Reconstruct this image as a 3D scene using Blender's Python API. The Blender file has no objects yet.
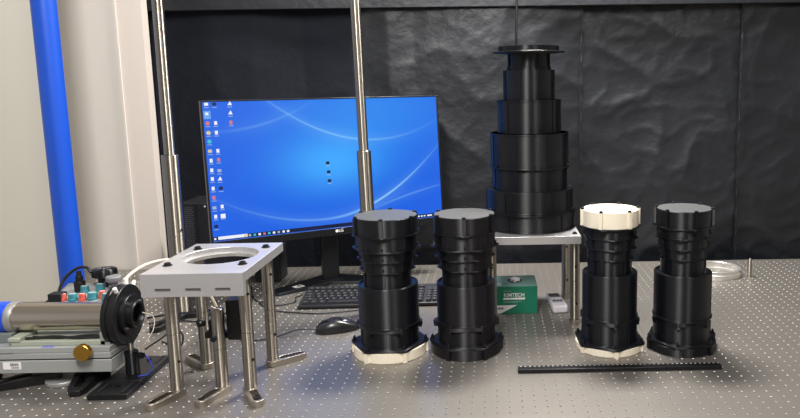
import bpy, bmesh, math, random
from mathutils import Vector, Matrix, noise
random.seed(7)
PI = math.pi
S = bpy.context.scene
C = S.collection

# ------------------------------------------------------------------ camera
cam = bpy.data.cameras.new('camera'); co = bpy.data.objects.new('camera', cam); C.objects.link(co)
Rr = Vector((0.99986, -0.01131, -0.01386)); Dn = Vector((-0.01532, -0.14258, -0.98966)); Fw = Vector((0.00919, 0.98971, -0.14275))
Fw.normalize(); Rr = (Rr - Fw * Rr.dot(Fw)).normalized(); Up = Rr.cross(Fw)
M = Matrix((Rr, Up, -Fw)).transposed().to_4x4(); M.translation = Vector((-0.0244, -1.4270, 0.6288))
co.matrix_world = M
cam.sensor_fit = 'HORIZONTAL'; cam.sensor_width = 36.0; cam.lens = 701.05 * 36 / 800
cam.shift_x = (400 - 500.54) / 800; cam.shift_y = -(209 - 185.0) / 800
cam.clip_start = 0.05; cam.clip_end = 50
S.camera = co

# ------------------------------------------------------------------ world, lamps, exposure
w = bpy.data.worlds.new('world'); S.world = w; w.use_nodes = True
w.node_tree.nodes['Background'].inputs[0].default_value = (0.92, 0.95, 1.0, 1)
w.node_tree.nodes['Background'].inputs[1].default_value = 0.5
def area(name, loc, target, sx, sy, power, col=(1, 1, 1)):
    l = bpy.data.lights.new(name, 'AREA'); l.shape = 'RECTANGLE'; l.size = sx; l.size_y = sy; l.energy = power; l.color = col
    o = bpy.data.objects.new(name, l); C.objects.link(o); o.location = loc
    o.rotation_euler = (Vector(target) - Vector(loc)).to_track_quat('-Z', 'Y').to_euler()
    return o
area('bench_lamp', (0.20, 0.82, 1.70), (0.20, 0.62, 0), 0.5, 0.26, 82, (1, 0.97, 0.93))
area('ceiling_lamp_left', (-0.45, -1.1, 2.0), (-1.1, 0.3, 0.4), 0.3, 1.3, 66, (1, 0.98, 0.96))
area('ceiling_lamp_right', (0.9, -1.5, 2.1), (0.9, -1.0, 0), 0.3, 1.3, 22, (1, 0.98, 0.96))
S.view_settings.view_transform = 'Standard'; S.view_settings.look = 'None'
S.view_settings.exposure = 0.0; S.view_settings.gamma = 1.0; S.view_settings.use_curve_mapping = False

# ------------------------------------------------------------------ materials
MATS = {}
AROT = 0.25
def srgb(r, g, b):
    f = lambda c: (c / 255 / 12.92) if c / 255 <= 0.04045 else ((c / 255 + 0.055) / 1.055) ** 2.4
    return (f(r), f(g), f(b), 1)
def mat(name, col, rough=0.5, metal=0.0, var=0.0, vscale=8.0, bump=0.0, bscale=60.0, stretch=None, spec=0.5, coat=0.0, aniso=0.0, trans=0.0):
    m = bpy.data.materials.new(name); m.use_nodes = True; nt = m.node_tree; b = nt.nodes['Principled BSDF']
    c = col if len(col) == 4 else (*col, 1)
    b.inputs['Base Color'].default_value = c; b.inputs['Roughness'].default_value = rough; b.inputs['Metallic'].default_value = metal
    b.inputs['Specular IOR Level'].default_value = spec; b.inputs['Coat Weight'].default_value = coat
    b.inputs['Anisotropic'].default_value = aniso; b.inputs['Transmission Weight'].default_value = trans
    if aniso:
        tg = nt.nodes.new('ShaderNodeTangent'); tg.direction_type = 'RADIAL'; tg.axis = 'Z'; nt.links.new(tg.outputs[0], b.inputs['Tangent']); b.inputs['Anisotropic Rotation'].default_value = AROT
    if var or bump:
        tc = nt.nodes.new('ShaderNodeTexCoord'); src = tc.outputs['Object']
        if stretch:
            mp = nt.nodes.new('ShaderNodeMapping'); mp.inputs['Scale'].default_value = stretch
            nt.links.new(src, mp.inputs[0]); src = mp.outputs[0]
        n = nt.nodes.new('ShaderNodeTexNoise'); n.inputs['Scale'].default_value = vscale; n.inputs['Detail'].default_value = 4
        nt.links.new(src, n.inputs['Vector'])
        if var:
            mx = nt.nodes.new('ShaderNodeMix'); mx.data_type = 'RGBA'
            mx.inputs[6].default_value = tuple(x * (1 - var) for x in c[:3]) + (1,)
            mx.inputs[7].default_value = tuple(min(1, x * (1 + var)) for x in c[:3]) + (1,)
            nt.links.new(n.outputs['Fac'], mx.inputs[0]); nt.links.new(mx.outputs[2], b.inputs['Base Color'])
        if bump:
            n2 = nt.nodes.new('ShaderNodeTexNoise'); n2.inputs['Scale'].default_value = bscale; n2.inputs['Detail'].default_value = 5
            nt.links.new(src, n2.inputs['Vector'])
            bp = nt.nodes.new('ShaderNodeBump'); bp.inputs['Strength'].default_value = bump; bp.inputs['Distance'].default_value = 0.004
            nt.links.new(n2.outputs['Fac'], bp.inputs['Height']); nt.links.new(bp.outputs[0], b.inputs['Normal'])
    MATS[name] = m; return m
def emit(name, col, strength=1.0):
    m = bpy.data.materials.new(name); m.use_nodes = True; nt = m.node_tree
    b = nt.nodes['Principled BSDF']; b.inputs['Base Color'].default_value = (0, 0, 0, 1); b.inputs['Roughness'].default_value = 0.35
    b.inputs['Emission Color'].default_value = col; b.inputs['Emission Strength'].default_value = strength
    MATS[name] = m; return m
mat('table_steel', srgb(138, 133, 127), 0.35, 0.66, var=0.10, vscale=5, bump=0.05, bscale=350)
mat('hole_chamfer', srgb(205, 201, 194), 0.45, 1.0)
mat('hole_dark', srgb(60, 58, 55), 0.45, 0.8)
mat('table_side', srgb(40, 40, 42), 0.5)
mat('wall_paint', srgb(214, 207, 199), 0.65, var=0.02, vscale=3, bump=0.03, bscale=80)
mat('wall_paint_warm', srgb(203, 198, 184), 0.65, var=0.02, vscale=3, bump=0.03, bscale=80)
mat('wall_paint_grey', srgb(200, 190, 181), 0.65, var=0.02, vscale=3, bump=0.03, bscale=80)
mat('floor_vinyl', srgb(150, 148, 142), 0.5, var=0.08)
mat('blue_paint', srgb(24, 76, 186), 0.35, var=0.05, vscale=4)
mat('curtain', srgb(18, 21, 27), 0.42, var=0.15, vscale=3, bump=0.4, bscale=40, spec=0.6)
mat('curtain_cloth', srgb(22, 25, 33), 0.72, var=0.12, vscale=3, bump=0.3, bscale=60, spec=0.2)
mat('curtain_band', srgb(24, 25, 29), 0.55, var=0.1, bump=0.2, bscale=30)
mat('seam', srgb(20, 21, 24), 0.6)
mat('steel', srgb(166, 159, 148), 0.36, 1.0, var=0.06, vscale=20, stretch=(1, 1, 0.05), aniso=1.0)
mat('steel_cast', srgb(178, 170, 160), 0.38, 1.0, var=0.08, vscale=40)
mat('aluminium', srgb(218, 216, 217), 0.38, 0.78, var=0.04, vscale=30, stretch=(0.06, 1, 1), bump=0.03, bscale=200)
mat('alu_side', srgb(226, 224, 220), 0.34, 0.85, var=0.05, vscale=30)
mat('slot_dark', srgb(120, 112, 108), 0.6, 0.3)
mat('black_plastic', srgb(13, 15, 20), 0.44, var=0.12, vscale=30, aniso=1.0, spec=0.5)
mat('black_plastic_b', srgb(17, 16, 20), 0.47, var=0.12, vscale=30, aniso=1.0, spec=0.5)
mat('cap_top_grey', srgb(66, 67, 68), 0.42, var=0.08, vscale=20, bump=0.05, bscale=300, spec=0.8)
mat('black_metal', srgb(22, 22, 24), 0.38, 0.3)
mat('black_bolt', srgb(20, 19, 20), 0.45, 0.4)
mat('black_rubber', srgb(18, 18, 20), 0.55)
mat('white_print', srgb(240, 230, 208), 0.5, var=0.03, vscale=30, bump=0.03, bscale=200)
mat('bezel', srgb(16, 17, 20), 0.35)
mat('monitor_stand', srgb(20, 22, 27), 0.4)
mat('red_trim', srgb(140, 30, 28), 0.4)
mat('sticker', srgb(232, 228, 226), 0.5)
mat('grey_print', srgb(120, 120, 122), 0.6)
mat('dark_print', srgb(60, 58, 62), 0.6)
mat('keyboard', srgb(26, 27, 31), 0.5)
mat('key', srgb(27, 28, 32), 0.5)
mat('key_legend', srgb(76, 76, 80), 0.6)
mat('mouse', srgb(28, 28, 30), 0.28)
mat('cable_black', srgb(22, 22, 24), 0.45)
mat('cable_white', srgb(226, 214, 196), 0.45)
mat('cable_blue', srgb(30, 60, 180), 0.4)
mat('carton_green', srgb(10, 112, 84), 0.45, var=0.05)
mat('carton_top', srgb(120, 160, 148), 0.45, var=0.08, vscale=20)
mat('carton_white', srgb(232, 230, 228), 0.5)
mat('carton_purple', srgb(70, 56, 140), 0.5)
mat('tissue', srgb(245, 245, 242), 0.8)
mat('meter', srgb(222, 216, 222), 0.42)
mat('meter_panel', srgb(188, 184, 192), 0.45)
mat('lcd', srgb(74, 82, 78), 0.25)
mat('button_dark', srgb(84, 82, 92), 0.5)
mat('pc_case', srgb(24, 25, 30), 0.45)
mat('mesh_wire', srgb(120, 122, 130), 0.4, 0.5)
mat('grey_enamel', srgb(148, 150, 148), 0.45, var=0.04, vscale=15, bump=0.02, bscale=200)
mat('grey_enamel_dark', srgb(112, 118, 118), 0.5, var=0.05)
mat('grey_green', srgb(160, 164, 148), 0.5, var=0.05)
mat('tube_steel', srgb(196, 186, 172), 0.27, 1.0, var=0.05, vscale=30, stretch=(0.05, 1, 1))
mat('tube_collar', srgb(150, 150, 148), 0.45, 0.4)
mat('blue_cap', srgb(28, 74, 205), 0.25)
mat('brass', srgb(196, 152, 70), 0.28, 1.0)
mat('teal', srgb(60, 128, 138), 0.4)
mat('red_button', srgb(206, 92, 78), 0.4)
mat('control_grey', srgb(150, 150, 146), 0.5)
mat('tape_blue', srgb(96, 104, 180), 0.6)
mat('rail_black', srgb(24, 24, 27), 0.35, 0.3)

# ------------------------------------------------------------------ mesh helpers
class MB:
    def __init__(s): s.v = []; s.f = []
    def add(s, vs, fs, M=None):
        o = len(s.v)
        s.v += [tuple(M @ Vector(p)) if M else tuple(p) for p in vs]
        s.f += [tuple(i + o for i in f) for f in fs]; return s
    def box(s, x0, x1, y0, y1, z0, z1, M=None):
        return s.add([(x0,y0,z0),(x1,y0,z0),(x1,y1,z0),(x0,y1,z0),(x0,y0,z1),(x1,y0,z1),(x1,y1,z1),(x0,y1,z1)],
                     [(0,3,2,1),(4,5,6,7),(0,1,5,4),(1,2,6,5),(2,3,7,6),(3,0,4,7)], M)
    def lathe(s, prof, n=40, M=None):
        # prof: list of (r, z); closed ends when r == 0, open otherwise
        vs = []; fs = []; idx = []
        for r, z in prof:
            if r < 1e-7: idx.append([len(vs)]); vs.append((0, 0, z))
            else:
                idx.append(list(range(len(vs), len(vs) + n)))
                vs += [(r * math.cos(2*PI*i/n), r * math.sin(2*PI*i/n), z) for i in range(n)]
        for a, b in zip(idx, idx[1:]):
            if len(a) == 1 and len(b) == 1: continue
            for i in range(n):
                j = (i + 1) % n
                if len(a) == 1: fs.append((a[0], b[j], b[i]))
                elif len(b) == 1: fs.append((a[i], a[j], b[0]))
                else: fs.append((a[i], a[j], b[j], b[i]))
        return s.add(vs, fs, M)
    def cyl(s, r, z0, z1, n=32, c=0.0, M=None):
        p = [(0, z0), (r, z0), (r, z1), (0, z1)] if not c else [(0, z0), (r - c, z0), (r, z0 + c), (r, z1 - c), (r - c, z1), (0, z1)]
        return s.lathe(p, n, M)
    def prism(s, poly, z0, z1, M=None):
        n = len(poly)
        return s.add([(x, y, z0) for x, y in poly] + [(x, y, z1) for x, y in poly],
                     [tuple(range(n))[::-1], tuple(range(n, 2*n))] + [(i, (i+1) % n, n + (i+1) % n, n + i) for i in range(n)], M)
    def frame(s, outer, inner, z0, z1, M=None):
        # prism with a hole: outer and inner polygons of the same vertex count
        n = len(outer)
        vs = [(x, y, z) for z in (z0, z1) for P in (outer, inner) for x, y in P]
        fs = []
        for i in range(n):
            j = (i + 1) % n
            fs += [(i, j, n + j, n + i)[::-1], (2*n + i, 2*n + j, 3*n + j, 3*n + i), (i, j, 2*n + j, 2*n + i), (n + i, 3*n + i, 3*n + j, n + j)]
        return s.add(vs, fs, M)
    def tube(s, pts, r, n=8):
        pts = [Vector(p) for p in pts]; vs = []; fs = []
        for k, p in enumerate(pts):
            t = (pts[min(k+1, len(pts)-1)] - pts[max(k-1, 0)]).normalized()
            a = t.cross(Vector((0, 0, 1)))
            if a.length < 1e-3: a = t.cross(Vector((0, 1, 0)))
            a.normalize(); b = t.cross(a)
            vs += [p + r * (math.cos(2*PI*i/n) * a + math.sin(2*PI*i/n) * b) for i in range(n)]
        for k in range(len(pts) - 1):
            for i in range(n):
                j = (i + 1) % n; fs.append((k*n + i, k*n + j, (k+1)*n + j, (k+1)*n + i))
        fs += [tuple(range(n))[::-1], tuple((len(pts)-1)*n + i for i in range(n))]
        return s.add(vs, fs)
    def build(s, name, m, parent=None, smooth=35, bevel=0.0, seg=2):
        me = bpy.data.meshes.new(name); me.from_pydata(s.v, [], s.f)
        bm = bmesh.new(); bm.from_mesh(me); bmesh.ops.recalc_face_normals(bm, faces=bm.faces); bm.to_mesh(me); bm.free()
        o = bpy.data.objects.new(name, me); C.objects.link(o)
        me.materials.append(MATS[m])
        if smooth: me.shade_smooth(); me.set_sharp_from_angle(angle=math.radians(smooth))
        if bevel:
            b = o.modifiers.new('bevel', 'BEVEL'); b.width = bevel; b.segments = seg; b.limit_method = 'ANGLE'; b.angle_limit = math.radians(40)
        if parent: o.parent = parent
        return o
def curve(pts, n=8):
    # Catmull-Rom through points
    P = [Vector(p) for p in pts]; P = [P[0]*2 - P[1]] + P + [P[-1]*2 - P[-2]]; out = []
    for i in range(1, len(P) - 2):
        for k in range(n):
            t = k / n; a, b, c, d = P[i-1:i+3]
            out.append(0.5 * ((2*b) + (c - a)*t + (2*a - 5*b + 4*c - d)*t*t + (3*b - a - 3*c + d)*t**3))
    return out + [P[-2]]
def T(x=0, y=0, z=0, rz=0, rx=0, ry=0):
    return Matrix.Translation((x, y, z)) @ Matrix.Rotation(rz, 4, 'Z') @ Matrix.Rotation(ry, 4, 'Y') @ Matrix.Rotation(rx, 4, 'X')
AX = Matrix.Rotation(PI/2, 4, 'Y')          # z axis -> +x axis
AY = Matrix.Rotation(PI/2, 4, 'X')          # z axis -> -y axis (faces the viewer)
def ngon(n, r, a0=0.0, ch=0.0):
    out = []
    for i in range(n):
        a = a0 + 2*PI*i/n
        if ch: out += [(r*math.cos(a - ch), r*math.sin(a - ch)), (r*math.cos(a + ch), r*math.sin(a + ch))]
        else: out.append((r*math.cos(a), r*math.sin(a)))
    return out
def tag(o, label, cat, group=None, kind=None):
    o['label'] = label
    if cat: o['category'] = cat
    if group: o['group'] = group
    if kind: o['kind'] = kind
    return o
def thing(name, label, cat, loc=(0, 0, 0), rz=0, group=None):
    o = bpy.data.objects.new(name, None); C.objects.link(o); o.empty_display_size = 0.05
    o.location = loc; o.rotation_euler = (0, 0, rz)
    return tag(o, label, cat, group)
def struct(name, mb, m, label=None, **k):
    o = mb.build(name, m, **k); o['kind'] = 'structure'
    if label: o['label'] = label
    return o
def share(o, parent, loc=(0, 0, 0), rot=(0, 0, 0)):
    c = o.copy(); C.objects.link(c); c.parent = parent; c.location = loc; c.rotation_euler = rot; return c
def text(name, body, size, m, parent, M, depth=0.0002, sx=1.0):
    cu = bpy.data.curves.new(name, 'FONT'); cu.body = body; cu.size = size; cu.align_x = 'CENTER'; cu.align_y = 'CENTER'; cu.extrude = depth; cu.offset = size*0.012
    tmp = bpy.data.objects.new('tmp', cu); C.objects.link(tmp)
    me = bpy.data.meshes.new_from_object(tmp.evaluated_get(bpy.context.evaluated_depsgraph_get()))
    bpy.data.objects.remove(tmp); bpy.data.curves.remove(cu)
    me.transform(M @ Matrix.Diagonal((sx, 1, 1, 1))); me.materials.clear(); me.materials.append(MATS[m]); me.name = name
    o = bpy.data.objects.new(name, me); C.objects.link(o); o.parent = parent; return o

# ================================================================== SETTING
b = MB(); b.box(-3.2, 3.2, -4.2, 1.9, -0.95, -0.90); struct('floor', b, 'floor_vinyl', smooth=0)
b = MB(); b.box(-3.2, 3.2, -4.2, 1.9, 2.30, 2.35); struct('ceiling', b, 'wall_paint', smooth=0)
b = MB(); b.box(-3.2, 3.2, -4.2, -4.15, -0.90, 2.30); struct('wall_front', b, 'wall_paint', smooth=0)
b = MB(); b.box(3.15, 3.2, -4.15, 1.9, -0.90, 2.30); struct('wall_right', b, 'wall_paint', smooth=0)
b = MB(); b.box(-1.62, -1.285, 0.995, 1.05, -0.90, 2.2); struct('wall_back', b, 'wall_paint', smooth=0)
b = MB(); b.prism([(-1.285, 0.995), (-1.204, 1.008), (-1.204, 1.050), (-1.285, 1.05)], -0.90, 2.2); struct('wall_corner', b, 'wall_paint_grey', smooth=0)
b = MB(); b.box(-1.289, -1.281, 0.990, 0.9945, -0.90, 2.2); struct('trim_1', b, 'wall_paint', smooth=0)
b = MB(); b.box(-2.03, -1.290, 0.625, 0.675, 0.0, 2.2); struct('wall_left', b, 'wall_paint_warm', smooth=0)
b = MB(); b.cyl(0.0325, 0, 2.2, 28, M=T(-1.267, 0.585, 0)); o = b.build('blue_pipe', 'blue_paint')
tag(o, 'tall bright blue vertical pipe against the white wall', 'pipe')

# ------------------------------------------------------------------ optical table
tbl = thing('optical_table', 'grey steel optical table with a grid of threaded holes', 'table')
GX0, GX1, GY0, GY1 = -80, 62, -18, 38
NS = 8; hr = 0.0021; hc = 0.0028; P = 0.025
top = MB(); cham = MB(); bore = MB()
ang = [PI/8 + i*PI/4 for i in range(8)]
ca = [(math.cos(a), math.sin(a)) for a in ang]
# one cell: octagonal opening joined to a square of eight border points (corners and edge middles)
sq = [(1, 0), (1, 1), (0, 1), (-1, 1), (-1, 0), (-1, -1), (0, -1), (1, -1)]
ca = [(math.cos(i*PI/4), math.sin(i*PI/4)) for i in range(8)]
NXV = 2*(GX1 - GX0 + 1) + 1; NYV = 2*(GY1 - GY0 + 1) + 1
border = {}
def bv(ix, iy):
    k = (ix, iy)
    if k not in border:
        border[k] = len(top.v); top.v.append(((GX0 - 0.5 + ix*0.5)*P, (GY0 - 0.5 + iy*0.5)*P, 0.0))
    return border[k]
for gx in range(GX0, GX1 + 1):
    for gy in range(GY0, GY1 + 1):
        cx, cy = gx*P, gy*P; bx, by = 2*(gx - GX0) + 1, 2*(gy - GY0) + 1
        B = [bv(bx + dx, by + dy) for dx, dy in sq]
        o0 = len(top.v); top.v += [(cx + hc*x, cy + hc*y, 0.0) for x, y in ca]
        for i in range(8): j = (i+1) % 8; top.f.append((o0 + i, B[i], B[j], o0 + j))
        if cy < -0.23: continue
        o1 = len(cham.v); cham.v += [(cx + hc*x, cy + hc*y, 0.0) for x, y in ca] + [(cx + hr*x, cy + hr*y, -0.0012) for x, y in ca]
        for i in range(8): j = (i+1) % 8; cham.f.append((o1 + i, o1 + j, o1 + 8 + j, o1 + 8 + i))
        o2 = len(bore.v); bore.v += [(cx + hr*x, cy + hr*y, -0.0012) for x, y in ca] + [(cx + hr*x, cy + hr*y, -0.006) for x, y in ca]
        for i in range(8): j = (i+1) % 8; bore.f.append((o2 + i, o2 + j, o2 + 8 + j, o2 + 8 + i))
        bore.f.append(tuple(o2 + 8 + i for i in range(8)))
def raw(mb, name, m, parent):
    me = bpy.data.meshes.new(name); me.from_pydata(mb.v, [], mb.f); me.materials.append(MATS[m])
    o = bpy.data.objects.new(name, me); C.objects.link(o); o.parent = parent; return o
raw(top, 'table_top', 'table_steel', tbl)
o = raw(cham, 'hole_chamfers', 'hole_chamfer', tbl); o['kind'] = 'stuff'
o = raw(bore, 'threaded_holes', 'hole_dark', tbl); o['kind'] = 'stuff'
ex0, ex1, ey0, ey1 = (GX0-.5)*P, (GX1+.5)*P, (GY0-.5)*P, (GY1+.5)*P
b = MB()
b.box(ex0 - .02, ex1 + .02, ey1, ey1 + .022, -0.2, 0); b.box(ex0 - .02, ex1 + .02, ey0 - .02, ey0, -0.2, 0)
b.box(ex0 - .02, ex0, ey0, ey1, -0.2, 0); b.box(ex1, ex1 + .02, ey0, ey1, -0.2, 0); b.build('table_rim', 'table_steel', tbl, smooth=0)
b = MB(); b.box(ex0, ex1, ey0, ey1, -0.2, -0.012); b.build('table_core', 'table_side', tbl, smooth=0)
for x in (-1.7, 1.2):
    for y in (-0.25, 0.75):
        b = MB(); b.box(x - .08, x + .08, y - .08, y + .08, -0.9, -0.2); b.build('leg', 'table_side', tbl, smooth=0)

# ------------------------------------------------------------------ black plastic curtain
cur = thing('black_curtain', 'black wrinkled plastic curtain hanging behind the table', 'curtain', (0, 1.07, -0.3))
def cpanel(x0, x1, z0, z1, yoff, seed, wr, fold, knots, m_='curtain'):
    # creased plastic sheet: vertical facets between fold lines, soft billows, fine diagonal wrinkles
    nx = int((x1 - x0)/0.008); nz = int((z1 - z0)/0.010); b = MB(); rnd = random.Random(seed)
    kx = [x0 - .01]
    while kx[-1] < x1: kx.append(kx[-1] + rnd.uniform(*knots))
    ky = [rnd.uniform(-1, 1) for _ in kx]
    def facet(x):
        for q in range(len(kx) - 1):
            if x <= kx[q + 1]:
                t = (x - kx[q])/(kx[q + 1] - kx[q]); return ky[q] + (ky[q + 1] - ky[q])*t
        return ky[-1]
    for i in range(nx + 1):
        for k in range(nz + 1):
            x = x0 + (x1 - x0)*i/nx; z = z0 + (z1 - z0)*k/nz
            y = fold*facet(x + 0.012*noise.noise(Vector((z*2, seed, 0))))
            y += wr*0.030*noise.noise(Vector((x*1.5 + seed, z*1.7, seed)))
            rg = 1 - abs(noise.noise(Vector((x*4.2 + z*2.4, z*3.4 - x*2.0, seed + 5))))*2.2
            y -= wr*0.0050*max(0, rg)**2
            rg = 1 - abs(noise.noise(Vector((x*9 - z*5, z*11 + x*3, seed + 15))))*2.2
            y -= wr*0.0022*max(0, rg)**2
            b.v.append((x, y + yoff, z))
    for i in range(nx):
        for k in range(nz):
            a = i*(nz + 1) + k; b.f.append((a, a + nz + 1, a + nz + 2, a + 1))
    return b.build('curtain_panel', m_, cur, smooth=180)
ZB, ZT = 0.0, 1.24
cpanel(-1.30, -0.465, ZB, ZT, 0.055, 3, 0.4, 0.012, (.10, .22), 'curtain_cloth')
cpanel(-0.485, 0.30, ZB, ZT, 0.035, 4, 0.7, 0.014, (.08, .18))
cpanel(0.285, 0.87, ZB, ZT, 0.055, 8, 1.2, 0.006, (.2, .4))
cpanel(0.86, 2.1, ZB, ZT, 0.040, 11, 1.1, 0.008, (.2, .4))
def seam(x):
    b = MB()
    pts = [(x + 0.0012*math.sin(z*70) + 0.001*math.sin(z*167), 0.030 - 0.002*math.sin(z*90), z) for z in [ZB + i*0.008 for i in range(int((1.2 - ZB)/0.008) + 1)]]
    b.tube(pts, 0.0016, 6); b.build('seam', 'seam', cur)
seam(0.292); seam(0.864)
b = MB(); b.box(-1.30, 2.1, 0.006, 0.012, 1.195, 1.42); b.build('top_band', 'curtain', cur, bevel=0.004)

# ================================================================== POSTS
def set_screw(parent, x, y, z, a):
    b = MB(); b.cyl(0.003, 0, 0.0015, 10, M=T(x, y, z, a) @ AX); b.build('set_screw', 'black_bolt', parent)
def clamp_fork(parent, x, y, a, m='steel_cast', L=0.066, w=0.0170, h=0.0135, tip=0.0145):
    # slotted foot clamp: round pad under the post, slotted arm along angle a
    n = 8
    outer = []; inner = []
    for i in range(n + 1): t = PI/2 + PI*i/n; outer.append((w*math.cos(t), w*math.sin(t)))
    for i in range(n + 1): t = -PI/2 + PI*i/n; outer.append((L + tip*math.cos(t), tip*math.sin(t)))
    s0, sw = 0.022, 0.0075
    for i in range(n + 1): t = PI/2 + PI*i/n; inner.append((s0 + sw*math.cos(t), sw*math.sin(t)))
    for i in range(n + 1): t = -PI/2 + PI*i/n; inner.append((L - 0.001 + sw*math.cos(t), sw*math.sin(t)))
    b = MB(); b.frame(outer, inner, 0, h, T(x, y, 0, a))
    o = b.build('clamp_fork', m, parent, bevel=0.001)
    if m == 'steel_cast':
        b = MB(); b.box(s0, L - .001, -sw, sw, 0, 0.003, T(x, y, 0, a)); b.build('slot', 'hole_dark', parent, smooth=0)  # dark floor added inside the slot; its colour stands in for shade
        b = MB(); b.cyl(.0048, .003, .0085, 12, .0006, M=T(x, y, 0, a) @ T(L*.72, 0, 0)); b.build('slot_bolt', 'black_bolt', parent)
    return o
def round_post(parent, x, y, z0, z1, r=0.0127, name='post', groove=True, a=-0.4, m='steel'):
    zm = z0 + (z1 - z0)*0.5; c = 0.0012
    pr = [(0, z0), (r - c, z0), (r, z0 + c)]
    if groove: pr += [(r, zm - .0008), (r - .0012, zm - .0004), (r - .0012, zm + .0004), (r, zm + .0008)]
    pr += [(r, z1 - c), (r - c, z1), (0, z1)]
    b = MB(); b.lathe(pr, 32, T(x, y, 0)); return b.build(name, m, parent)

def tall_post(label, x, y, r1, r2, zj, fork_a, fm):
    t = thing('tall_post', label, 'post', (x, y, 0), 0, 'tall stainless posts')
    round_post(t, 0, 0, 0.011, zj, r1, 'lower_post')
    zz = zj; segs = [(zj, zj + 0.19), (zj + 0.19, zj + 0.55), (zj + 0.55, 1.35)]
    for a, c in segs: round_post(t, 0, 0, a, c, r2, 'upper_post', groove=False)
    b = MB(); b.cyl(r1*1.15, 0.0, 0.011, 24); b.build('base', fm, t)
    clamp_fork(t, 0, 0, fork_a, fm, L=0.115, w=0.022, h=0.014, tip=0.017)
    clamp_fork(t, 0, 0, fork_a + 1.9, fm, L=0.07, w=0.022, h=0.014, tip=0.015)
    set_screw(t, r1*math.cos(-.5), r1*math.sin(-.5), zj*0.55, -.5)
    return t
tall_post('tall stainless post on a black fork foot behind the left plate stand', -0.8945, 0.4605, 0.0225, 0.0145, 0.452, -1.75, 'black_metal')
tall_post('tall stainless post rising in front of the computer monitor', -0.3665, 0.46, 0.0190, 0.0130, 0.456, -1.2, 'black_metal').rotation_euler = (0, -0.017, 0)

# ================================================================== PLATE STANDS
def bolt(parent, x, y, z, r=0.0065, h=0.0055):
    b = MB(); b.lathe([(0, z), (r*1.45, z), (r*1.45, z + .0012), (r, z + .0016), (r, z + h), (r*.85, z + h + .0006), (r*.5, z + h + .0006), (r*.5, z + h - .002), (0, z + h - .002)], 16, T(x, y, 0))
    return b.build('bolt', 'black_bolt', parent)
def hole_plate(x0, x1, y0, y1, cx, cy, r, z0, z1):
    # rectangle with a round opening
    n = 64; outer = []; inner = []
    for i in range(n):
        a = 2*PI*i/n + PI/4 + 1e-6; c, s = math.cos(a), math.sin(a)
        inner.append((cx + r*c, cy + r*s))
        ts = []
        if c > 1e-9: ts.append((x1 - cx)/c)
        if c < -1e-9: ts.append((x0 - cx)/c)
        if s > 1e-9: ts.append((y1 - cy)/s)
        if s < -1e-9: ts.append((y0 - cy)/s)
        t = min(ts); outer.append((cx + t*c, cy + t*s))
    for X, Y in ((x0, y0), (x0, y1), (x1, y0), (x1, y1)):      # snap nearest outer vertex onto each corner
        k = min(range(n), key=lambda i: (outer[i][0] - X)**2 + (outer[i][1] - Y)**2); outer[k] = (X, Y)
    b = MB(); b.frame(outer, inner, z0, z1); return b

# stand with the round opening, nearest on the left
SX, SY = -0.611, 0.03
st = thing('plate_stand', 'aluminium plate stand with round opening on four posts, left of the monitor', 'stand', (SX, SY, 0), 0, 'aluminium plate stands')
H = 0.275
b = hole_plate(-0.099, 0.099, -0.124, 0.125, 0.0, 0.012, 0.077, H - 0.020, H); b.build('top_plate', 'aluminium', st, bevel=0.0008)
b = MB(); n = 40; b.frame(ngon(n, 0.0768), ngon(n, 0.0700), H - 0.020, H - 0.013, T(0, 0.012, 0)); b.build('rim_step', 'alu_side', st)
# front plate with three slots: rails above and below, webs between
fz0, fz1, fy0, fy1 = H - 0.0457, H - 0.0002, -0.138, -0.124
sl = [(-0.0725, -0.0420), (-0.0135, 0.0165), (0.0435, 0.0735)]; sz0, sz1 = fz0 + 0.0100, fz0 + 0.0168
b = MB(); xs = [-0.099] + [v for s_ in sl for v in s_] + [0.099]
b.box(-0.099, 0.099, fy0, fy1, sz1, fz1); b.box(-0.099, 0.099, fy0, fy1, fz0, sz0)
for i in range(0, len(xs), 2): b.box(xs[i], xs[i+1], fy0, fy1, sz0, sz1)
b.build('front_plate', 'aluminium', st)
for a_, c_ in sl:
    b = MB(); b.box(a_, c_, fy0 + .004, fy1 - .001, sz0, sz1); b.build('slot', 'slot_dark', st)
for x, y, a in ((-0.075, -0.072, -1.95), (0.075, -0.069, -1.05), (0.075, 0.078, 0.65), (-0.073, 0.070, 2.45)):
    lg = round_post(st, x, y, 0.011, H - 0.020, 0.0127, 'leg')
    b = MB(); b.cyl(0.0155, 0, 0.011, 24, M=T(x, y, 0)); b.build('leg_pad', 'steel_cast', st)
    clamp_fork(st, x, y, a)
    bolt(st, x, y, H)
    set_screw(st, x + 0.0127*math.cos(-.75), y + 0.0127*math.sin(-.75), 0.215, -.75); set_screw(st, x + 0.0127*math.cos(-.6), y + 0.0127*math.sin(-.6), 0.075, -.6)

# short free post under it, with a black clamp and a black box
pp = thing('short_post', 'short stainless post standing alone under the left plate stand', 'post', (-0.5985, -0.029, 0))
round_post(pp, 0, 0, 0.011, 0.180, 0.0127); b = MB(); b.cyl(0.0155, 0, 0.011, 24); b.build('post_pad', 'steel_cast', pp)
clamp_fork(pp, 0, 0, -1.85)
mt = thing('black_mount', 'black clamp and box fixed to the short post under the plate stand', 'clamp', (-0.5985, -0.029, 0.11))
b = MB(); b.box(0.012, 0.042, 0.012, 0.060, -0.004, 0.082); b.build('box', 'black_metal', mt, bevel=0.003)
b = MB(); b.box(-0.036, 0.014, 0.014, 0.030, 0.0, 0.014); b.box(-0.026, -0.010, 0.012, 0.030, 0.012, 0.040); b.build('clamp_body', 'black_metal', mt, bevel=0.002)
b = MB(); b.cyl(0.008, 0, 0.014, 16, 0.001, M=T(-0.034, 0.014, 0.036, -2.3) @ AX); b.build('knob', 'black_plastic', mt)
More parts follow.
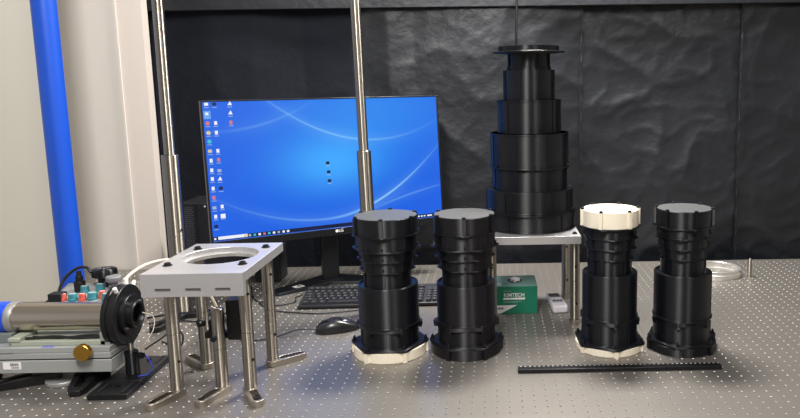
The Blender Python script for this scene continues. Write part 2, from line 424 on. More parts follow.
b = MB(); b.cyl(0.0052, 0, 0.010, 14, 0.001, M=T(-0.004, -0.0125, 0.010) @ AY); b.build('knob', 'black_plastic', mt)

# stand under the stepped stack
s2 = thing('plate_stand', 'aluminium plate stand carrying the tall stepped black stack', 'stand', (0.075, 0.465, 0), 0, 'aluminium plate stands')
H2 = 0.240
b = MB(); b.box(-0.122, 0.122, -0.134, 0.145, H2 - 0.021, H2); b.build('top_plate', 'aluminium', s2, bevel=0.001)
for x in (-0.109, 0.109):
    for y in (-0.105, 0.122):
        round_post(s2, x, y, 0.011, H2 - 0.021, 0.0127, 'leg')
        b = MB(); b.cyl(0.0155, 0, 0.011, 24, M=T(x, y, 0)); b.build('leg_pad', 'steel_cast', s2)
        set_screw(s2, x + 0.0127*math.cos(-1.5), y + 0.0127*math.sin(-1.5), 0.155, -1.5); set_screw(s2, x + 0.0127*math.cos(-1.35), y + 0.0127*math.sin(-1.35), 0.055, -1.35)
        bolt(s2, x, y, H2, 0.005, 0.004)

# ================================================================== PRINTED TOWERS
def ribs(b, n, a0, r0, r1, wd, z0, z1):
    for i in range(n):
        b.box(r0, r1, -wd/2, wd/2, z0, z1, Matrix.Rotation(a0 + 2*PI*i/n, 4, 'Z'))
def hexflange(b, R, a0, z0, z1): b.prism(ngon(6, R, a0, 0.045), z0, z1)
def tower(x, y, rot, label, D, cap_m, foot_m, body_m, top_m=None):
    """rot: angle of a cap boss measured from the viewer's side"""
    t = thing('lens_tower', label, 'instrument', (x, y, 0), -PI/2 + rot, 'black stepped lens towers')
    h6 = PI/6
    # foot
    b = MB(); b.lathe([(0, 0.0), (D['foot'] - .001, 0.0), (D['foot'], .001), (D['foot'], D['zf']), (0, D['zf'])], 72)
    ribs(b, 6, h6, D['foot'] - .006, D['hex']*0.985, 0.010, 0.0, D['zf']); b.build('foot', foot_m, t)
    b = MB(); hexflange(b, D['hex'], h6, D['zf'], D['zp']); b.build('base_plate', body_m, t, bevel=0.0008)
    for i in range(6):
        a = h6 + i*PI/3; rr = D['hex']*0.925
        b = MB(); b.lathe([(0, D['zp']), (.0042, D['zp']), (.0042, D['zp'] + .004), (.0016, D['zp'] + .0105), (0, D['zp'] + .0105)], 12, T(rr*math.cos(a), rr*math.sin(a), 0)); b.build('screw', 'black_bolt', t)
    # base cylinder and its flange
    b = MB(); b.cyl(D['basec'], D['zp'], D['zl0'], 72); ribs(b, 6, 0, D['basec'] - .002, D['basec'] + .0016, 0.004, D['zp'], D['zl0']); b.build('base_cylinder', body_m, t)
    b = MB(); hexflange(b, D['lfl'], h6, D['zl0'], D['zl1']); b.cyl(D['low'] + .0025, D['zl1'], D['zl1'] + .004, 72); ribs(b, 6, h6, D['low'], D['lfl']*.985, .008, D['zl0'] - .006, D['zl1'] + .003); b.build('lower_flange', body_m, t, bevel=0.0006)
    # open sleeve
    L = D['low']; b = MB(); b.lathe([(L, D['zl1']), (L, D['rim'] - .0018), (L - .0018, D['rim']), (L - .004, D['rim']), (L - .0048, D['rim'] - .0008), (L - .0048, D['rim'] - .003), (D['neck'] - .001, D['rim'] - .003), (D['neck'] - .001, D['zl1'] + .02), (0, D['zl1'] + .02)], 80); b.build('sleeve', body_m, t)
    # neck and stepped sections
    b = MB(); b.cyl(D['neck'], D['zl1'] + .02, D['z4'], 64); ribs(b, 6, 0, D['neck'] - .002, D['neck'] + .003, .005, D['rim'] - .01, D['z4']); b.build('neck', body_m, t)
    zs = [(D['z4'], D['z3'], D['r4'], D['f4'], 1), (D['z3'], D['z2'], D['r3'], D['f3'], 1), (D['z2'], D['zc'], D['r2'], D['f2'], 1)]
    for k, (z0, z1, r, fl, q) in enumerate(zs):
        b = MB(); b.cyl(r, z0, z1, 72); hexflange(b, fl, h6*q, z0, z0 + .0034)
        ribs(b, 6, h6*q, r - .002, fl*0.93, .005, z0, z0 + (z1 - z0)*0.3); ribs(b, 6, h6*.55, r - .002, r + .0010, .002, z0, z1); ribs(b, 6, -h6*.55, r - .002, r + .0010, .002, z0, z1)
        b.build('section', body_m, t, bevel=0.0004, seg=1)
        for i in range(6):
            a = h6*(q + 1) + i*PI/3
            b = MB(); b.cyl(.0022, 0, .003, 8, M=T((r - .0005)*math.cos(a), (r - .0005)*math.sin(a), z0 + .010, a) @ AX); b.build('screw', 'black_bolt', t)
    # cap
    b = MB(); b.lathe([(0, D['zc']), (D['cap'], D['zc']), (D['cap'], D['zt'] - .0008), (D['cap'] - .0008, D['zt']), (0, D['zt'])], 80)
    ribs(b, 6, 0, D['cap'] - .006, D['capR'], .0085, D['zc'], D['zt'] - .0002)
    cp = b.build('cap', cap_m, t)
    if top_m:
        b = MB(); b.cyl(D['cap'] - .0015, D['zt'], D['zt'] + .0006, 80); b.build('cap_lid', top_m, t)
    b = MB(); b.prism(ngon(6, D['capR'] + .003, 0, .10), D['zc'] - .003, D['zc']); b.build('cap_flange', body_m, t)
    for i in range(6):
        a = i*PI/3; rr = D['capR'] - .005
        b = MB(); b.cyl(.0044, D['zt'] - .001, D['zt'] + .0042, 12, .0006, M=T(rr*math.cos(a), rr*math.sin(a), 0)); b.build('screw', 'black_bolt', t)
    return t
DA = dict(hex=.0918, foot=.0860, zf=.0235, zp=.0290, basec=.0685, zl0=.0655, zl1=.0745, lfl=.0785, low=.0708, rim=.1695, neck=.0550,
          z4=.2030, z3=.2290, z2=.2535, zc=.2920, zt=.3300, r4=.0605, f4=.0660, r3=.0650, f3=.0710, r2=.0710, f2=.0800, cap=.0735, capR=.0785)
DB = dict(hex=.0865, foot=.0800, zf=.0155, zp=.0215, basec=.0655, zl0=.0690, zl1=.0780, lfl=.0735, low=.0650, rim=.1865, neck=.0500,
          z4=.2200, z3=.2450, z2=.2700, zc=.2980, zt=.3360, r4=.0530, f4=.0575, r3=.0575, f3=.0635, r2=.0610, f2=.0680, cap=.0650, capR=.0705)
DB4 = dict(DB); DB4.update(zf=.0200, zp=.0255)
tower(-.2785, .183, 0, 'black stepped tower on a white foot plate, grey lid, in front of keyboard', DA, 'black_plastic', 'white_print', 'black_plastic', 'cap_top_grey')
tower(-.0955, .187, 0.03, 'all black stepped tower with grey lid, second from the left', dict(DA, cap=.0715, capR=.0760, low=.0685, hex=.0885, foot=.0830), 'black_plastic_b', 'black_plastic_b', 'black_plastic_b', 'cap_top_grey')
tower(.2475, .192, PI/6 + .04, 'black stepped tower with white cap and white foot plate', DB, 'white_print', 'white_print', 'black_plastic')
tower(.4195, .183, 0.16, 'all black stepped tower with grey lid, rightmost on the table', dict(DB4, low=.0670, cap=.0640, capR=.0690), 'black_plastic', 'black_plastic', 'black_plastic', 'cap_top_grey')

# tall stepped stack on the plate stand
sk = thing('stepped_stack', 'tall black stepped tower of printed cylinders under a flat flange', 'instrument', (0.0735, 0.478, H2 + 0.0003))
def ssec(z0, z1, r, n, a0, lip_bottom=0, lip_top=0):
    b = MB(); b.cyl(r, z0, z1, 88, .0006)
    ribs(b, n, a0 - PI/2, r - .003, r + .0022, .0042, z0 + .001, z1 - .001)
    if lip_bottom: b.cyl(r + lip_bottom, z0, z0 + .0042, 88, .0012)
    if lip_top: b.cyl(r + lip_top, z1 - .0035, z1, 88)
    b.build('section', 'black_plastic', sk)
z = lambda v: v - H2
ssec(0.0, z(.289), .1215, 10, .1, lip_bottom=.004, lip_top=.005)
ssec(z(.289), z(.347), .1190, 8, .15, lip_bottom=.0045)
ssec(z(.347), z(.405), .1025, 8, PI/8)
ssec(z(.405), z(.498), .1060, 8, PI/8, lip_bottom=.0045, lip_top=.0015)
ssec(z(.498), z(.585), .0845, 8, 0, lip_top=.0022)
ssec(z(.585), z(.664), .0695, 8, PI/8)
ssec(z(.664), z(.672), .0595, 6, 0)
ssec(z(.672), z(.706), .0570, 8, PI/8)
b = MB(); b.lathe([(0, z(.706)), (.060, z(.706)), (.097, z(.7095)), (.097, z(.7115)), (.081, z(.714)), (0, z(.714))], 88); b.build('flange', 'black_plastic', sk)
b = MB(); n = 80; b.frame(ngon(n, .0815), ngon(n, .062), z(.714), z(.726)); b.build('top_ring', 'black_plastic', sk)
for k, (zz, rr) in enumerate(((.2915, .1235), (.3505, .1165), (.4085, .1075))):
    for i in range(6):
        a = -PI/2 + .05*k + i*PI/3
        b = MB(); b.cyl(.0026, 0, .004, 8, M=T(rr*math.cos(a), rr*math.sin(a), z(zz) + .004, a) @ AX); b.build('screw', 'black_bolt', sk)
b = MB(); b.tube(curve([(0.040, 0.462, 0.716), (0.040, 0.462, 0.76), (0.043, 0.47, 0.85), (0.048, 0.48, 1.0), (0.05, 0.5, 1.4)]), 0.0035, 8)
tag(b.build('hanging_cable', 'cable_black'), 'thin dark cable hanging down into the top of the stepped stack', 'cable')

# ================================================================== MONITOR
MX, MY, MZ, MYAW, MTILT = -0.5196, 0.72, 0.392, 0.5019, 0.0683
mo = thing('monitor', 'large black computer monitor showing a blue desktop', 'monitor', (MX + 0.04*math.sin(MYAW)*-1, MY + 0.04*math.cos(MYAW), 0), MYAW)
SW, SH = 0.7157, 0.3965
ML = Matrix.Translation((0, -0.04, MZ)) @ Matrix.Rotation(-MTILT, 4, 'X')       # panel frame: x right, z up, -y faces viewer
bt, bb, bs = 0.0045, 0.0205, 0.0055
x0, x1, z0, z1 = -SW/2 - bs, SW/2 + bs, -SH/2 - bb, SH/2 + bt
b = MB(); b.box(x0, x1, 0.002, 0.026, z0, z1, ML); b.box(-0.22, 0.22, 0.026, 0.055, -0.16, 0.12, ML); b.build('housing', 'bezel', mo, bevel=0.002)
b = MB(); b.box(x0, -SW/2, -0.0025, 0.003, z0, z1, ML); b.box(SW/2, x1, -0.0025, 0.003, z0, z1, ML)
b.box(-SW/2, SW/2, -0.0025, 0.003, SH/2, z1, ML); b.box(-SW/2, SW/2, -0.0025, 0.003, z0, -SH/2, ML); b.build('bezel', 'bezel', mo, bevel=0.0008)
# screen material: blue wallpaper with pale light streaks, in the panel's own coordinates
m = bpy.data.materials.new('screen'); m.use_nodes = True; nt = m.node_tree; MATS['screen'] = m
pb = nt.nodes['Principled BSDF']; pb.inputs['Base Color'].default_value = (0, 0, 0, 1); pb.inputs['Roughness'].default_value = 0.35
at = nt.nodes.new('ShaderNodeUVMap'); at.uv_map = 'uv'; sp = nt.nodes.new('ShaderNodeSeparateXYZ'); nt.links.new(at.outputs[0], sp.inputs[0])
U, V = sp.outputs[0], sp.outputs[1]
def mth(op, a, c=None, clamp=False):
    n = nt.nodes.new('ShaderNodeMath'); n.operation = op; n.use_clamp = clamp
    for i, q in enumerate((a, c)):
        if q is None: continue
        if isinstance(q, (int, float)): n.inputs[i].default_value = q
        else: nt.links.new(q, n.inputs[i])
    return n.outputs[0]
def gauss(d, wd): return mth('POWER', 2.718, mth('MULTIPLY', mth('POWER', mth('DIVIDE', d, wd), 2), -1))
def parab(a, bq, cq, wd, lo, hi, xc, xw):
    # streak along v = a + b u + c u^2, soft below, fading away from xc
    f = mth('ADD', mth('ADD', mth('MULTIPLY', mth('MULTIPLY', U, U), cq), mth('MULTIPLY', U, bq)), a)
    d = mth('SUBTRACT', V, f)
    core = mth('ADD', mth('MULTIPLY', gauss(d, wd), hi), mth('MULTIPLY', gauss(d, wd*7), lo))
    return mth('MULTIPLY', core, gauss(mth('SUBTRACT', U, xc), xw))
st1 = parab(0.0945, -0.355, 1.23, .0032, .10, .40, .02, .22)
st2 = parab(-0.1655, 0.111, 1.31, .0036, .10, .75, .16, .14)
st3 = parab(-0.1655, 0.07, 0.95, .0030, .08, .22, -.10, .20)
st4 = parab(0.222, 0.66, 1.0, .0040, .05, .16, -.20, .12)
st5 = parab(-0.196, 0.42, -0.36, .0028, .05, .25, .24, .12)
tot = st1
for s_ in (st2, st3, st4, st5): tot = mth('ADD', tot, s_)
gl = mth('MULTIPLY', gauss(U, .16), gauss(mth('ADD', V, .0), .085))
gl2 = mth('MULTIPLY', gauss(mth('SUBTRACT', U, .12), .28), gauss(mth('SUBTRACT', V, .16), .14))
r1 = nt.nodes.new('ShaderNodeMix'); r1.data_type = 'RGBA'; r1.inputs[6].default_value = srgb(20, 96, 226); r1.inputs[7].default_value = srgb(62, 170, 255)
nt.links.new(mth('ADD', mth('MULTIPLY', gl, .85), mth('MULTIPLY', gl2, .42), True), r1.inputs[0])
r2 = nt.nodes.new('ShaderNodeMix'); r2.data_type = 'RGBA'; r2.inputs[7].default_value = srgb(150, 215, 255)
nt.links.new(mth('MULTIPLY', tot, 1.0, True), r2.inputs[0]); nt.links.new(r1.outputs[2], r2.inputs[6])
nt.links.new(r2.outputs[2], pb.inputs['Emission Color']); pb.inputs['Emission Strength'].default_value = 1.0
b = MB(); b.box(-SW/2, SW/2, 0.0, 0.002, -SH/2, SH/2, ML); sc = b.build('screen', 'screen', mo, smooth=0)
inv = ML.inverted(); uvl = sc.data.uv_layers.new(name='uv')
for lp in sc.data.loops:
    p = inv @ sc.data.vertices[lp.vertex_index].co; uvl.data[lp.index].uv = (p.x, p.z)
for nm, c_ in dict(icon_white=(235, 240, 250), icon_red=(214, 120, 120), icon_teal=(60, 190, 210), icon_dark=(20, 26, 60), icon_sel=(96, 160, 240), icon_tan=(220, 200, 150), icon_grey=(160, 180, 205)).items(): emit(nm, srgb(*c_))
def icon(u, v, w_, h_, m_, nm='screen_icon', par=None, dy=-0.0006):
    b = MB(); b.box(u - w_/2, u + w_/2, dy, dy + 0.0005, v - h_/2, v + h_/2, ML); return b.build(nm, m_, par or sc, smooth=0)
W, Rd, Tl, Dk, Sl, Tn, Gy = 'icon_white', 'icon_red', 'icon_teal', 'icon_dark', 'icon_sel', 'icon_tan', 'icon_grey'
icons = [(-.347,.190,W,'box'),(-.326,.190,Dk,'box'),(-.285,.190,W,'tri'),(-.3467,.162,Sl,'sel'),(-.285,.1637,W,'tri'),(-.3473,.1365,Rd,'disc'),(-.326,.1366,W,'page'),(-.285,.1364,Rd,'page'),
 (-.347,.1095,Tn,'disc'),(-.326,.1095,W,'page'),(-.3464,.0852,Tl,'disc'),(-.347,.0582,Tn,'box'),(-.326,.058,W,'page'),(-.346,.0311,W,'page'),(-.326,.0324,Rd,'page'),(-.3464,.0039,W,'page'),(-.3263,.0013,Gy,'box'),
 (-.3467,-.0208,W,'page'),(-.327,-.0224,W,'tri'),(-.3467,-.0481,W,'page'),(-.326,-.0488,Dk,'box'),(-.3467,-.0742,Rd,'page'),(-.3474,-.1033,Gy,'box'),(-.3266,-.1014,W,'page'),(-.346,-.1285,W,'page'),(-.326,-.1278,W,'big'),(-.3468,-.1566,Dk,'box'),
 (-.015,.0029,Dk,'box'),(-.0139,-.0248,Dk,'box'),(-.0131,-.0517,Dk,'box')]
for u, v, c_, k in icons:
    if k == 'page': o = icon(u, v + .002, .0078, .0105, c_)
    elif k == 'box': o = icon(u, v + .002, .0105, .0085, c_)
    elif k == 'big': o = icon(u, v + .001, .0130, .0125, c_)
    elif k == 'sel': o = icon(u, v, .0185, .0230, c_); icon(u - .001, v + .003, .0085, .0075, W, dy=-.0011)
    elif k == 'tri':
        b = MB(); P3 = [(-.006, -.004), (.0065, -.004), (.0015, .0075)]
        b.add([(u + x, y, v + .002 + zz) for y in (-.0006, -.0001) for x, zz in P3], [(0, 1, 2), (3, 5, 4), (0, 3, 4, 1), (1, 4, 5, 2), (2, 5, 3, 0)], ML); o = b.build('screen_icon', c_, sc, smooth=0)
    elif k == 'disc':
        b = MB(); b.cyl(.0058, 0, .0005, 16, M=ML @ T(u, -.0001, v + .002) @ AY); o = b.build('screen_icon', c_, sc, smooth=0)
    icon(u, v - .0075, .0125, .0018, 'icon_grey', 'icon_caption')
tb = icon(0.0, -.1905, SW - .001, .0110, 'icon_dark', 'taskbar', dy=-.0004)
icon(-.352, -.1905, .0055, .0055, W, 'start_button', dy=-.0010)
icon(-.304, -.1895, .080, .0088, W, 'search_box', dy=-.0010); icon(-.2700, -.1900, .0075, .006, Tn, dy=-.0014)
for i, u in enumerate((-.2573, -.2438, -.2299, -.2163, -.2028, -.1889, -.1752, -.1611, -.1479)): icon(u, -.1905, .0070, .0062, (Gy, Tl, W, Rd, Tl, W, Gy, W, W)[i], 'taskbar_icon', dy=-.0010)
for u, w_ in ((.274, .006), (.284, .006), (.294, .006), (.312, .017), (.335, .006)): icon(u, -.1905, w_, .0045, W, 'tray_icon', dy=-.0010)
text('logo_text', 'LG', 0.0125, 'sticker', mo, ML @ T(0.012, -0.0026, -0.2070) @ Matrix.Rotation(PI/2, 4, 'X'))
b = MB(); b.cyl(.0046, 0, .0004, 18, M=ML @ T(-0.001, -0.0026, -0.2070) @ AY); b.build('logo_disc', 'sticker', mo)
# stand
b = MB(); b.prism([(-.027, .030), (.027, .030), (.022, .075), (-.022, .075)], 0.006, 0.40); b.build('pillar', 'monitor_stand', mo, bevel=0.004)
def vleg(a, L):
    Mx = T(0, 0.055, 0, a)
    b = MB(); b.add([(-.02, -.05, 0), (L, -.030, 0), (L + .014, 0, 0), (L, .030, 0), (-.02, .05, 0), (-.02, -.046, .013), (L, -.027, .008), (L + .010, 0, .008), (L, .027, .008), (-.02, .046, .013)],
          [(4, 3, 2, 1, 0), (5, 6, 7, 8, 9), (0, 1, 6, 5), (1, 2, 7, 6), (2, 3, 8, 7), (3, 4, 9, 8), (4, 0, 5, 9)], Mx)
    o = b.build('stand_leg', 'monitor_stand', mo, bevel=0.001)
    b = MB(); s_ = 1 if a < -PI/2 else -1
    b.box(0.0, L*1.0, -.0012, .0012, 0.003, 0.0065, Mx @ T(0, -s_*.0455, 0) @ Matrix.Rotation(s_*.0908, 4, 'Z')); b.build('red_trim', 'red_trim', o)
    return o
l1 = vleg(-2.82, 0.20); l2 = vleg(-0.62, 0.20)
b = MB(); b.box(.108, .138, -.002, .023, .0102, .0108, T(0, 0.055, 0, -2.82)); b.build('sticker', 'sticker', l1, smooth=0)
b = MB(); b.box(.112, .126, .002, .008, .0108, .0110, T(0, 0.055, 0, -2.82)); b.box(.112, .133, .012, .018, .0108, .0110, T(0, 0.055, 0, -2.82)); b.build('sticker_print', 'dark_print', l1, smooth=0)

# ------------------------------------------------------------------ computer tower and box behind the stand
pc = thing('desktop_computer', 'black desktop computer with perforated front, left of the monitor', 'computer', (-1.0, 0.90, 0), 0.0)
b = MB(); b.box(-.055, .085, -.06, .10, 0.004, .258); b.build('case', 'pc_case', pc, bevel=0.004)
b = MB()
for r_ in range(36):
    for c_ in range(5):
        xx = -.048 + c_*.0082 + (r_ % 2)*.004; zz = .018 + r_*.0064
        b.box(-.0030, .0030, -.0007, 0.0, -.0010, .0010, T(xx, -.0600, zz) @ Matrix.Rotation(.5, 4, 'Y'))
o = b.build('vent_mesh', 'mesh_wire', pc, smooth=0); o['kind'] = 'stuff'
b = MB(); b.box(-.001, .0015, -.0615, -.0600, .012, .25); b.build('trim', 'bezel', pc)
b = MB(); b.cyl(.0028, 0, .001, 12, M=T(.030, -.060, .246) @ AY); b.build('power_light', 'sticker', pc)
bx = thing('black_box', 'small black box standing behind the right rear leg of the left stand', 'box', (-0.765, 0.835, 0))
b = MB(); b.box(-.042, .042, -.04, .04, .003, .115); b.build('body', 'pc_case', bx, bevel=0.003)
b = MB(); b.box(-.034, .034, -.0415, -.040, .012, .105); b.build('front_panel', 'bezel', bx, bevel=0.0006)

# ------------------------------------------------------------------ keyboard, mouse
kb = thing('keyboard', 'black computer keyboard lying behind the two left towers', 'keyboard', (-0.3775, 0.585, 0), 0.035)
KW, KD = 0.215, 0.074
b = MB(); b.add([(-KW, -KD, .002), (KW, -KD, .002), (KW, KD, .010), (-KW, KD, .010), (-KW, -KD, .012), (KW, -KD, .012), (KW, KD, .026), (-KW, KD, .026)],
      [(0, 3, 2, 1), (4, 5, 6, 7), (0, 1, 5, 4), (1, 2, 6, 5), (2, 3, 7, 6), (3, 0, 4, 7)]); b.build('body', 'keyboard', kb, bevel=0.003)
for x in (-.17, .17):
    b = MB(); b.box(x - .02, x + .02, KD - .014, KD - .004, 0, .0105); b.build('foot', 'black_rubber', kb)
ks = MB(); kl = MB(); slope = math.atan2(.014, 2*KD)
rows_ = [-.062, -.043, -.024, -.005, .014, .040]
for ri, yy in enumerate(rows_):
    xk = -KW + .010
    units = [1.25, 1.25, 1.25, 6.25, 1.25, 1.25, 1.25, 1.25] if ri == 0 else [2.25] + [1]*10 + [2.75] if ri == 1 else [1.75] + [1]*11 + [2.25] if ri == 2 else [1.5] + [1]*12 + [1.5] if ri == 3 else [1]*13 + [2] if ri == 4 else [1, .8] + [1]*4 + [.5] + [1]*4 + [.5] + [1]*3
    pos = []
    for q in units: pos.append((xk, q)); xk += q*.0190
    xk = -KW + .010 + 15*.0190 + .006
    for q in range(3): pos.append((xk + q*.0190, 1))
    xk += 3*.0190 + .006
    if ri < 5:
        for q in range(4): pos.append((xk + q*.0180, .93))
    for xa, q in pos:
        zb = .012 + (yy + KD)*math.tan(slope)
        if xa + q*.019 > KW: continue
        Mk = T(xa + q*.0095, yy + .0, zb) @ Matrix.Rotation(slope, 4, 'X'); hw = q*.0095 - .0011
        ks.add([(-hw, -.0084, 0), (hw, -.0084, 0), (hw, .0084, 0), (-hw, .0084, 0), (-hw + .0016, -.0064, .007), (hw - .0016, -.0064, .007), (hw - .0016, .0072, .007), (-hw + .0016, .0072, .007)],
               [(4, 5, 6, 7), (0, 1, 5, 4), (1, 2, 6, 5), (2, 3, 7, 6), (3, 0, 4, 7)], Mk)
        if q < 3: kl.add([(-.0045, -.001, .0072), (.0005, -.001, .0072), (.0005, .005, .0072), (-.0045, .005, .0072)], [(0, 1, 2, 3)], Mk)
o = ks.build('keys', 'key', kb, smooth=0); o['kind'] = 'stuff'
o = kl.build('key_legends', 'key_legend', kb, smooth=0); o['kind'] = 'stuff'

ms = thing('computer_mouse', 'black computer mouse lying beside the leftmost tower', 'mouse', (-0.437, 0.332, 0), 0.35)
def mouse_shell(zlo, zcut, sc_=1.0):
    b = MB(); n, k_ = 28, 9
    for j in range(k_):
        t = j/(k_ - 1); rad = math.cos(t*PI/2)**0.55; 
        for i in range(n):
            a = 2*PI*i/n; ex = 0.058*math.copysign(abs(math.cos(a))**.85, math.cos(a)); ey = 0.031*math.copysign(abs(math.sin(a))**.85, math.sin(a))
            hz = 0.031*(1 - .30*((ex + .012)/.058)**2)
            b.v.append((ex*rad*sc_, ey*rad*sc_, zlo + hz*math.sin(t*PI/2)))
    for j in range(k_ - 1):
        for i in range(n): i2 = (i+1) % n; b.f.append((j*n + i, j*n + i2, (j+1)*n + i2, (j+1)*n + i))
    b.f.append(tuple(range(n))[::-1]); b.f.append(tuple((k_-1)*n + i for i in range(n))); return b
mouse_shell(.002, 0).build('shell', 'mouse', ms, smooth=60)
b = MB(); b.cyl(.026, 0, .003, 24, M=Matrix.Diagonal((1.8, 1, 1, 1))); b.build('sole', 'black_rubber', ms)
b = MB(); b.cyl(.010, -.003, .003, 18, M=T(-.030, 0, .0215) @ AY); b.build('scroll_wheel', 'black_rubber', ms)
b = MB(); b.tube([(-.056, 0, .0135), (-.040, 0, .0288), (-.018, 0, .0335)], .0011, 6); b.build('button_split', 'black_rubber', ms)
def cable(label, pts, r, m, name='cable', cat='cable'):
    b = MB(); b.tube(curve(pts), r, 8); return tag(b.build(name, m), label, cat)
cable('thin black mouse cable curving left behind the plate stand', [(-.492, .312, .010), (-.53, .30, .014), (-.585, .275, .004), (-.64, .26, .003), (-.70, .30, .003), (-.76, .42, .003), (-.86, .60, .003)], .0018, 'cable_black')
cable('thin black cable running along the front of the keyboard to the left', [(-.37, .497, .003), (-.50, .462, .003), (-.58, .470, .003), (-.66, .50, .003), (-.74, .60, .003), (-.80, .72, .003)], .0018, 'cable_black')
cable('short black cable looping on the table at the left end of the keyboard', [(-.612, .645, .003), (-.625, .61, .003), (-.615, .57, .003), (-.66, .54, .003), (-.72, .58, .003)], .0018, 'cable_black')

# ------------------------------------------------------------------ tissue carton
cb = thing('tissue_box', 'green carton of laboratory wipes with white lettering under the stack', 'box', (0.030, 0.439, 0), 0.015)
CW, CD, CH = .0605, .110, .0775
b = MB(); b.box(-CW, CW, 0, CD, 0, CH); b.build('carton', 'carton_green', cb, bevel=0.001)
b = MB(); b.box(-CW + .0004, CW - .0004, .0004, CD - .0004, CH, CH + .0004); b.build('top_print', 'carton_top', cb, smooth=0)
b = MB(); b.cyl(.021, 0, .0006, 24, M=T(.000, .058, CH + .0002) @ Matrix.Diagonal((1, 1.15, 1, 1))); b.build('opening', 'dark_print', cb)
b = MB()
for k in range(5):
    a = k*1.3; b.add([(-.012, -.006, 0), (.012, -.008, 0), (.014, .006, .006), (0, .004, .011), (-.013, .007, .005)], [(0, 1, 3), (1, 2, 3), (2, 4, 3), (4, 0, 3)], T(.002*math.cos(a), .055 + .004*math.sin(a), CH + .0008, a))
b.build('tissue', 'tissue', cb, smooth=0)
F = lambda x, zz: T(x, -.0006, zz) @ Matrix.Rotation(PI/2, 4, 'X')
text('lettering', 'KIMTECH', .0145, 'carton_white', cb, F(-.004, .0530), sx=.94)
text('top_lettering', 'K', .020, 'carton_white', cb, T(-.044, .022, CH + .0006), sx=1.0)
text('top_lettering', 'W', .020, 'dark_print', cb, T(-.026, .022, CH + .0006), sx=.8)
b = MB(); b.box(-.034, .026, -.0006, 0, .0405, .0455); b.build('print_band', 'carton_white', cb, smooth=0)
b = MB(); b.box(-.034, -.012, -.0006, 0, .0635, .0655); b.box(-.034, .018, -.0006, 0, .0345, .0360); b.box(-.034, .006, -.0006, 0, .0310, .0325); b.build('print_lines', 'carton_top', cb, smooth=0)
b = MB(); b.add([(-CW + .0006, -.0005, .0010), (-.042, -.0005, .0010), (.004, -.0005, .0245), (-CW + .0006, -.0005, .0245), (-CW + .0006, 0, .0010), (-.042, 0, .0010), (.004, 0, .0245), (-CW + .0006, 0, .0245)],
      [(0, 1, 2, 3), (7, 6, 5, 4), (0, 4, 5, 1), (1, 5, 6, 2), (2, 6, 7, 3), (3, 7, 4, 0)]); b.build('print_corner', 'carton_white', cb, smooth=0)
b = MB()
for k in range(5): b.box(-.054 + k*.0042, -.0510 + k*.0042, -.0008, -.0004, .0130, .0185)
b.build('print_badge', 'carton_purple', cb, smooth=0)

# ------------------------------------------------------------------ handheld meter
me_ = thing('handheld_meter', 'white handheld meter with small display lying beside the green carton', 'meter', (0.148, 0.500, 0), 0.10)
b = MB(); b.prism([(-.021, -.058), (-.017, -.064), (.017, -.064), (.021, -.058), (.0185, .064), (-.0185, .064)], 0, .020); b.build('body', 'meter', me_, bevel=0.004, seg=3)
b = MB(); b.box(-.0155, .0155, .022, .054, .0200, .0212); b.build('display', 'lcd', me_, bevel=0.0004)
b = MB(); b.box(-.0165, .0165, -.030, .018, .0200, .0208); b.build('key_panel', 'meter_panel', me_)
for k in range(3):
    for j in range(2):
        b = MB(); b.box(-.0135 + k*.0098, -.0060 + k*.0098, -.022 + j*.019, -.010 + j*.019, .0208, .0222); b.build('button', 'button_dark' if j == 0 else 'sticker', me_, bevel=0.0004)

# ------------------------------------------------------------------ black rail, ring, pin
rl = thing('black_rail', 'long thin black rail with tick marks lying in front of the towers', 'rail', (0.2465, 0.0455, 0), 0.004)
b = MB(); b.box(-.2245, .2245, -.011, .011, 0, .009); b.build('bar', 'rail_black', rl, bevel=0.001)
b = MB()
for k in range(44): b.box(-.220 + k*.0102, -.2158 + k*.0102, .0055, .0068, .009, .0092)
o = b.build('tick_marks', 'sticker', rl, smooth=0); o['kind'] = 'stuff'
b = MB(); n = 72; b.lathe([(.060, 0), (.080, 0), (.0805, .001), (.0805, .014), (.0790, .0155), (.0775, .0155), (.0770, .025), (.0765, .0255), (.066, .0255), (.0655, .025), (.0655, .006), (.060, .006), (.060, 0)], n, T(0, 0, 0))
o = b.build('aluminium_ring', 'alu_side'); o.location = (.700, .805, 0); tag(o, 'shiny aluminium ring lying on the table behind the rightmost tower', 'ring')
b = MB(); b.lathe([(0, 0), (.0062, 0), (.0062, .058), (.0050, .061), (0, .061)], 20); o = b.build('steel_pin', 'steel'); o.location = (.797, .766, 0)
tag(o, 'short pale metal pin standing upright beside the aluminium ring', 'pin')

# ================================================================== LASER BENCH ON THE LEFT
ls = thing('beam_expander', 'steel tube with blue end cap on a grey enamel carriage', 'instrument', (-0.842, 0.0, 0))
b = MB(); b.box(-.45, 0, 0, .105, .0345, .0625); b.build('lower_rail', 'grey_enamel', ls, bevel=0.0015)
b = MB(); b.box(-.45, -.001, .003, .100, .0625, .0655); b.build('gap', 'black_metal', ls)
b = MB(); b.box(-.45, 0, .0, .105, .0655, .0770); b.box(-.205, 0, .0, .105, .0765, .0785); b.build('slide_plate', 'grey_enamel', ls, bevel=0.001)
b = MB(); b.box(-.45, -.207, .002, .10, .0770, .0790); b.build('gap', 'black_metal', ls)
b = MB(); b.box(-.45, -.001, .0, .105, .0788, .0905); b.build('upper_plate', 'grey_enamel', ls, bevel=0.001)
b = MB(); b.box(-.215, -.015, .012, .095, .0905, .1000); b.build('bed', 'grey_green', ls, bevel=0.001)
b = MB(); b.box(-.220, -.195, .010, .070, .1000, .1080); b.build('block', 'grey_green', ls, bevel=0.001)
AXL = T(0, .062, .1390)
tubeM = AXL @ AX
b = MB(); b.lathe([(0, -.228), (.0300, -.228), (.0300, -.030), (0, -.030)], 56, tubeM); b.build('tube', 'tube_steel', ls)
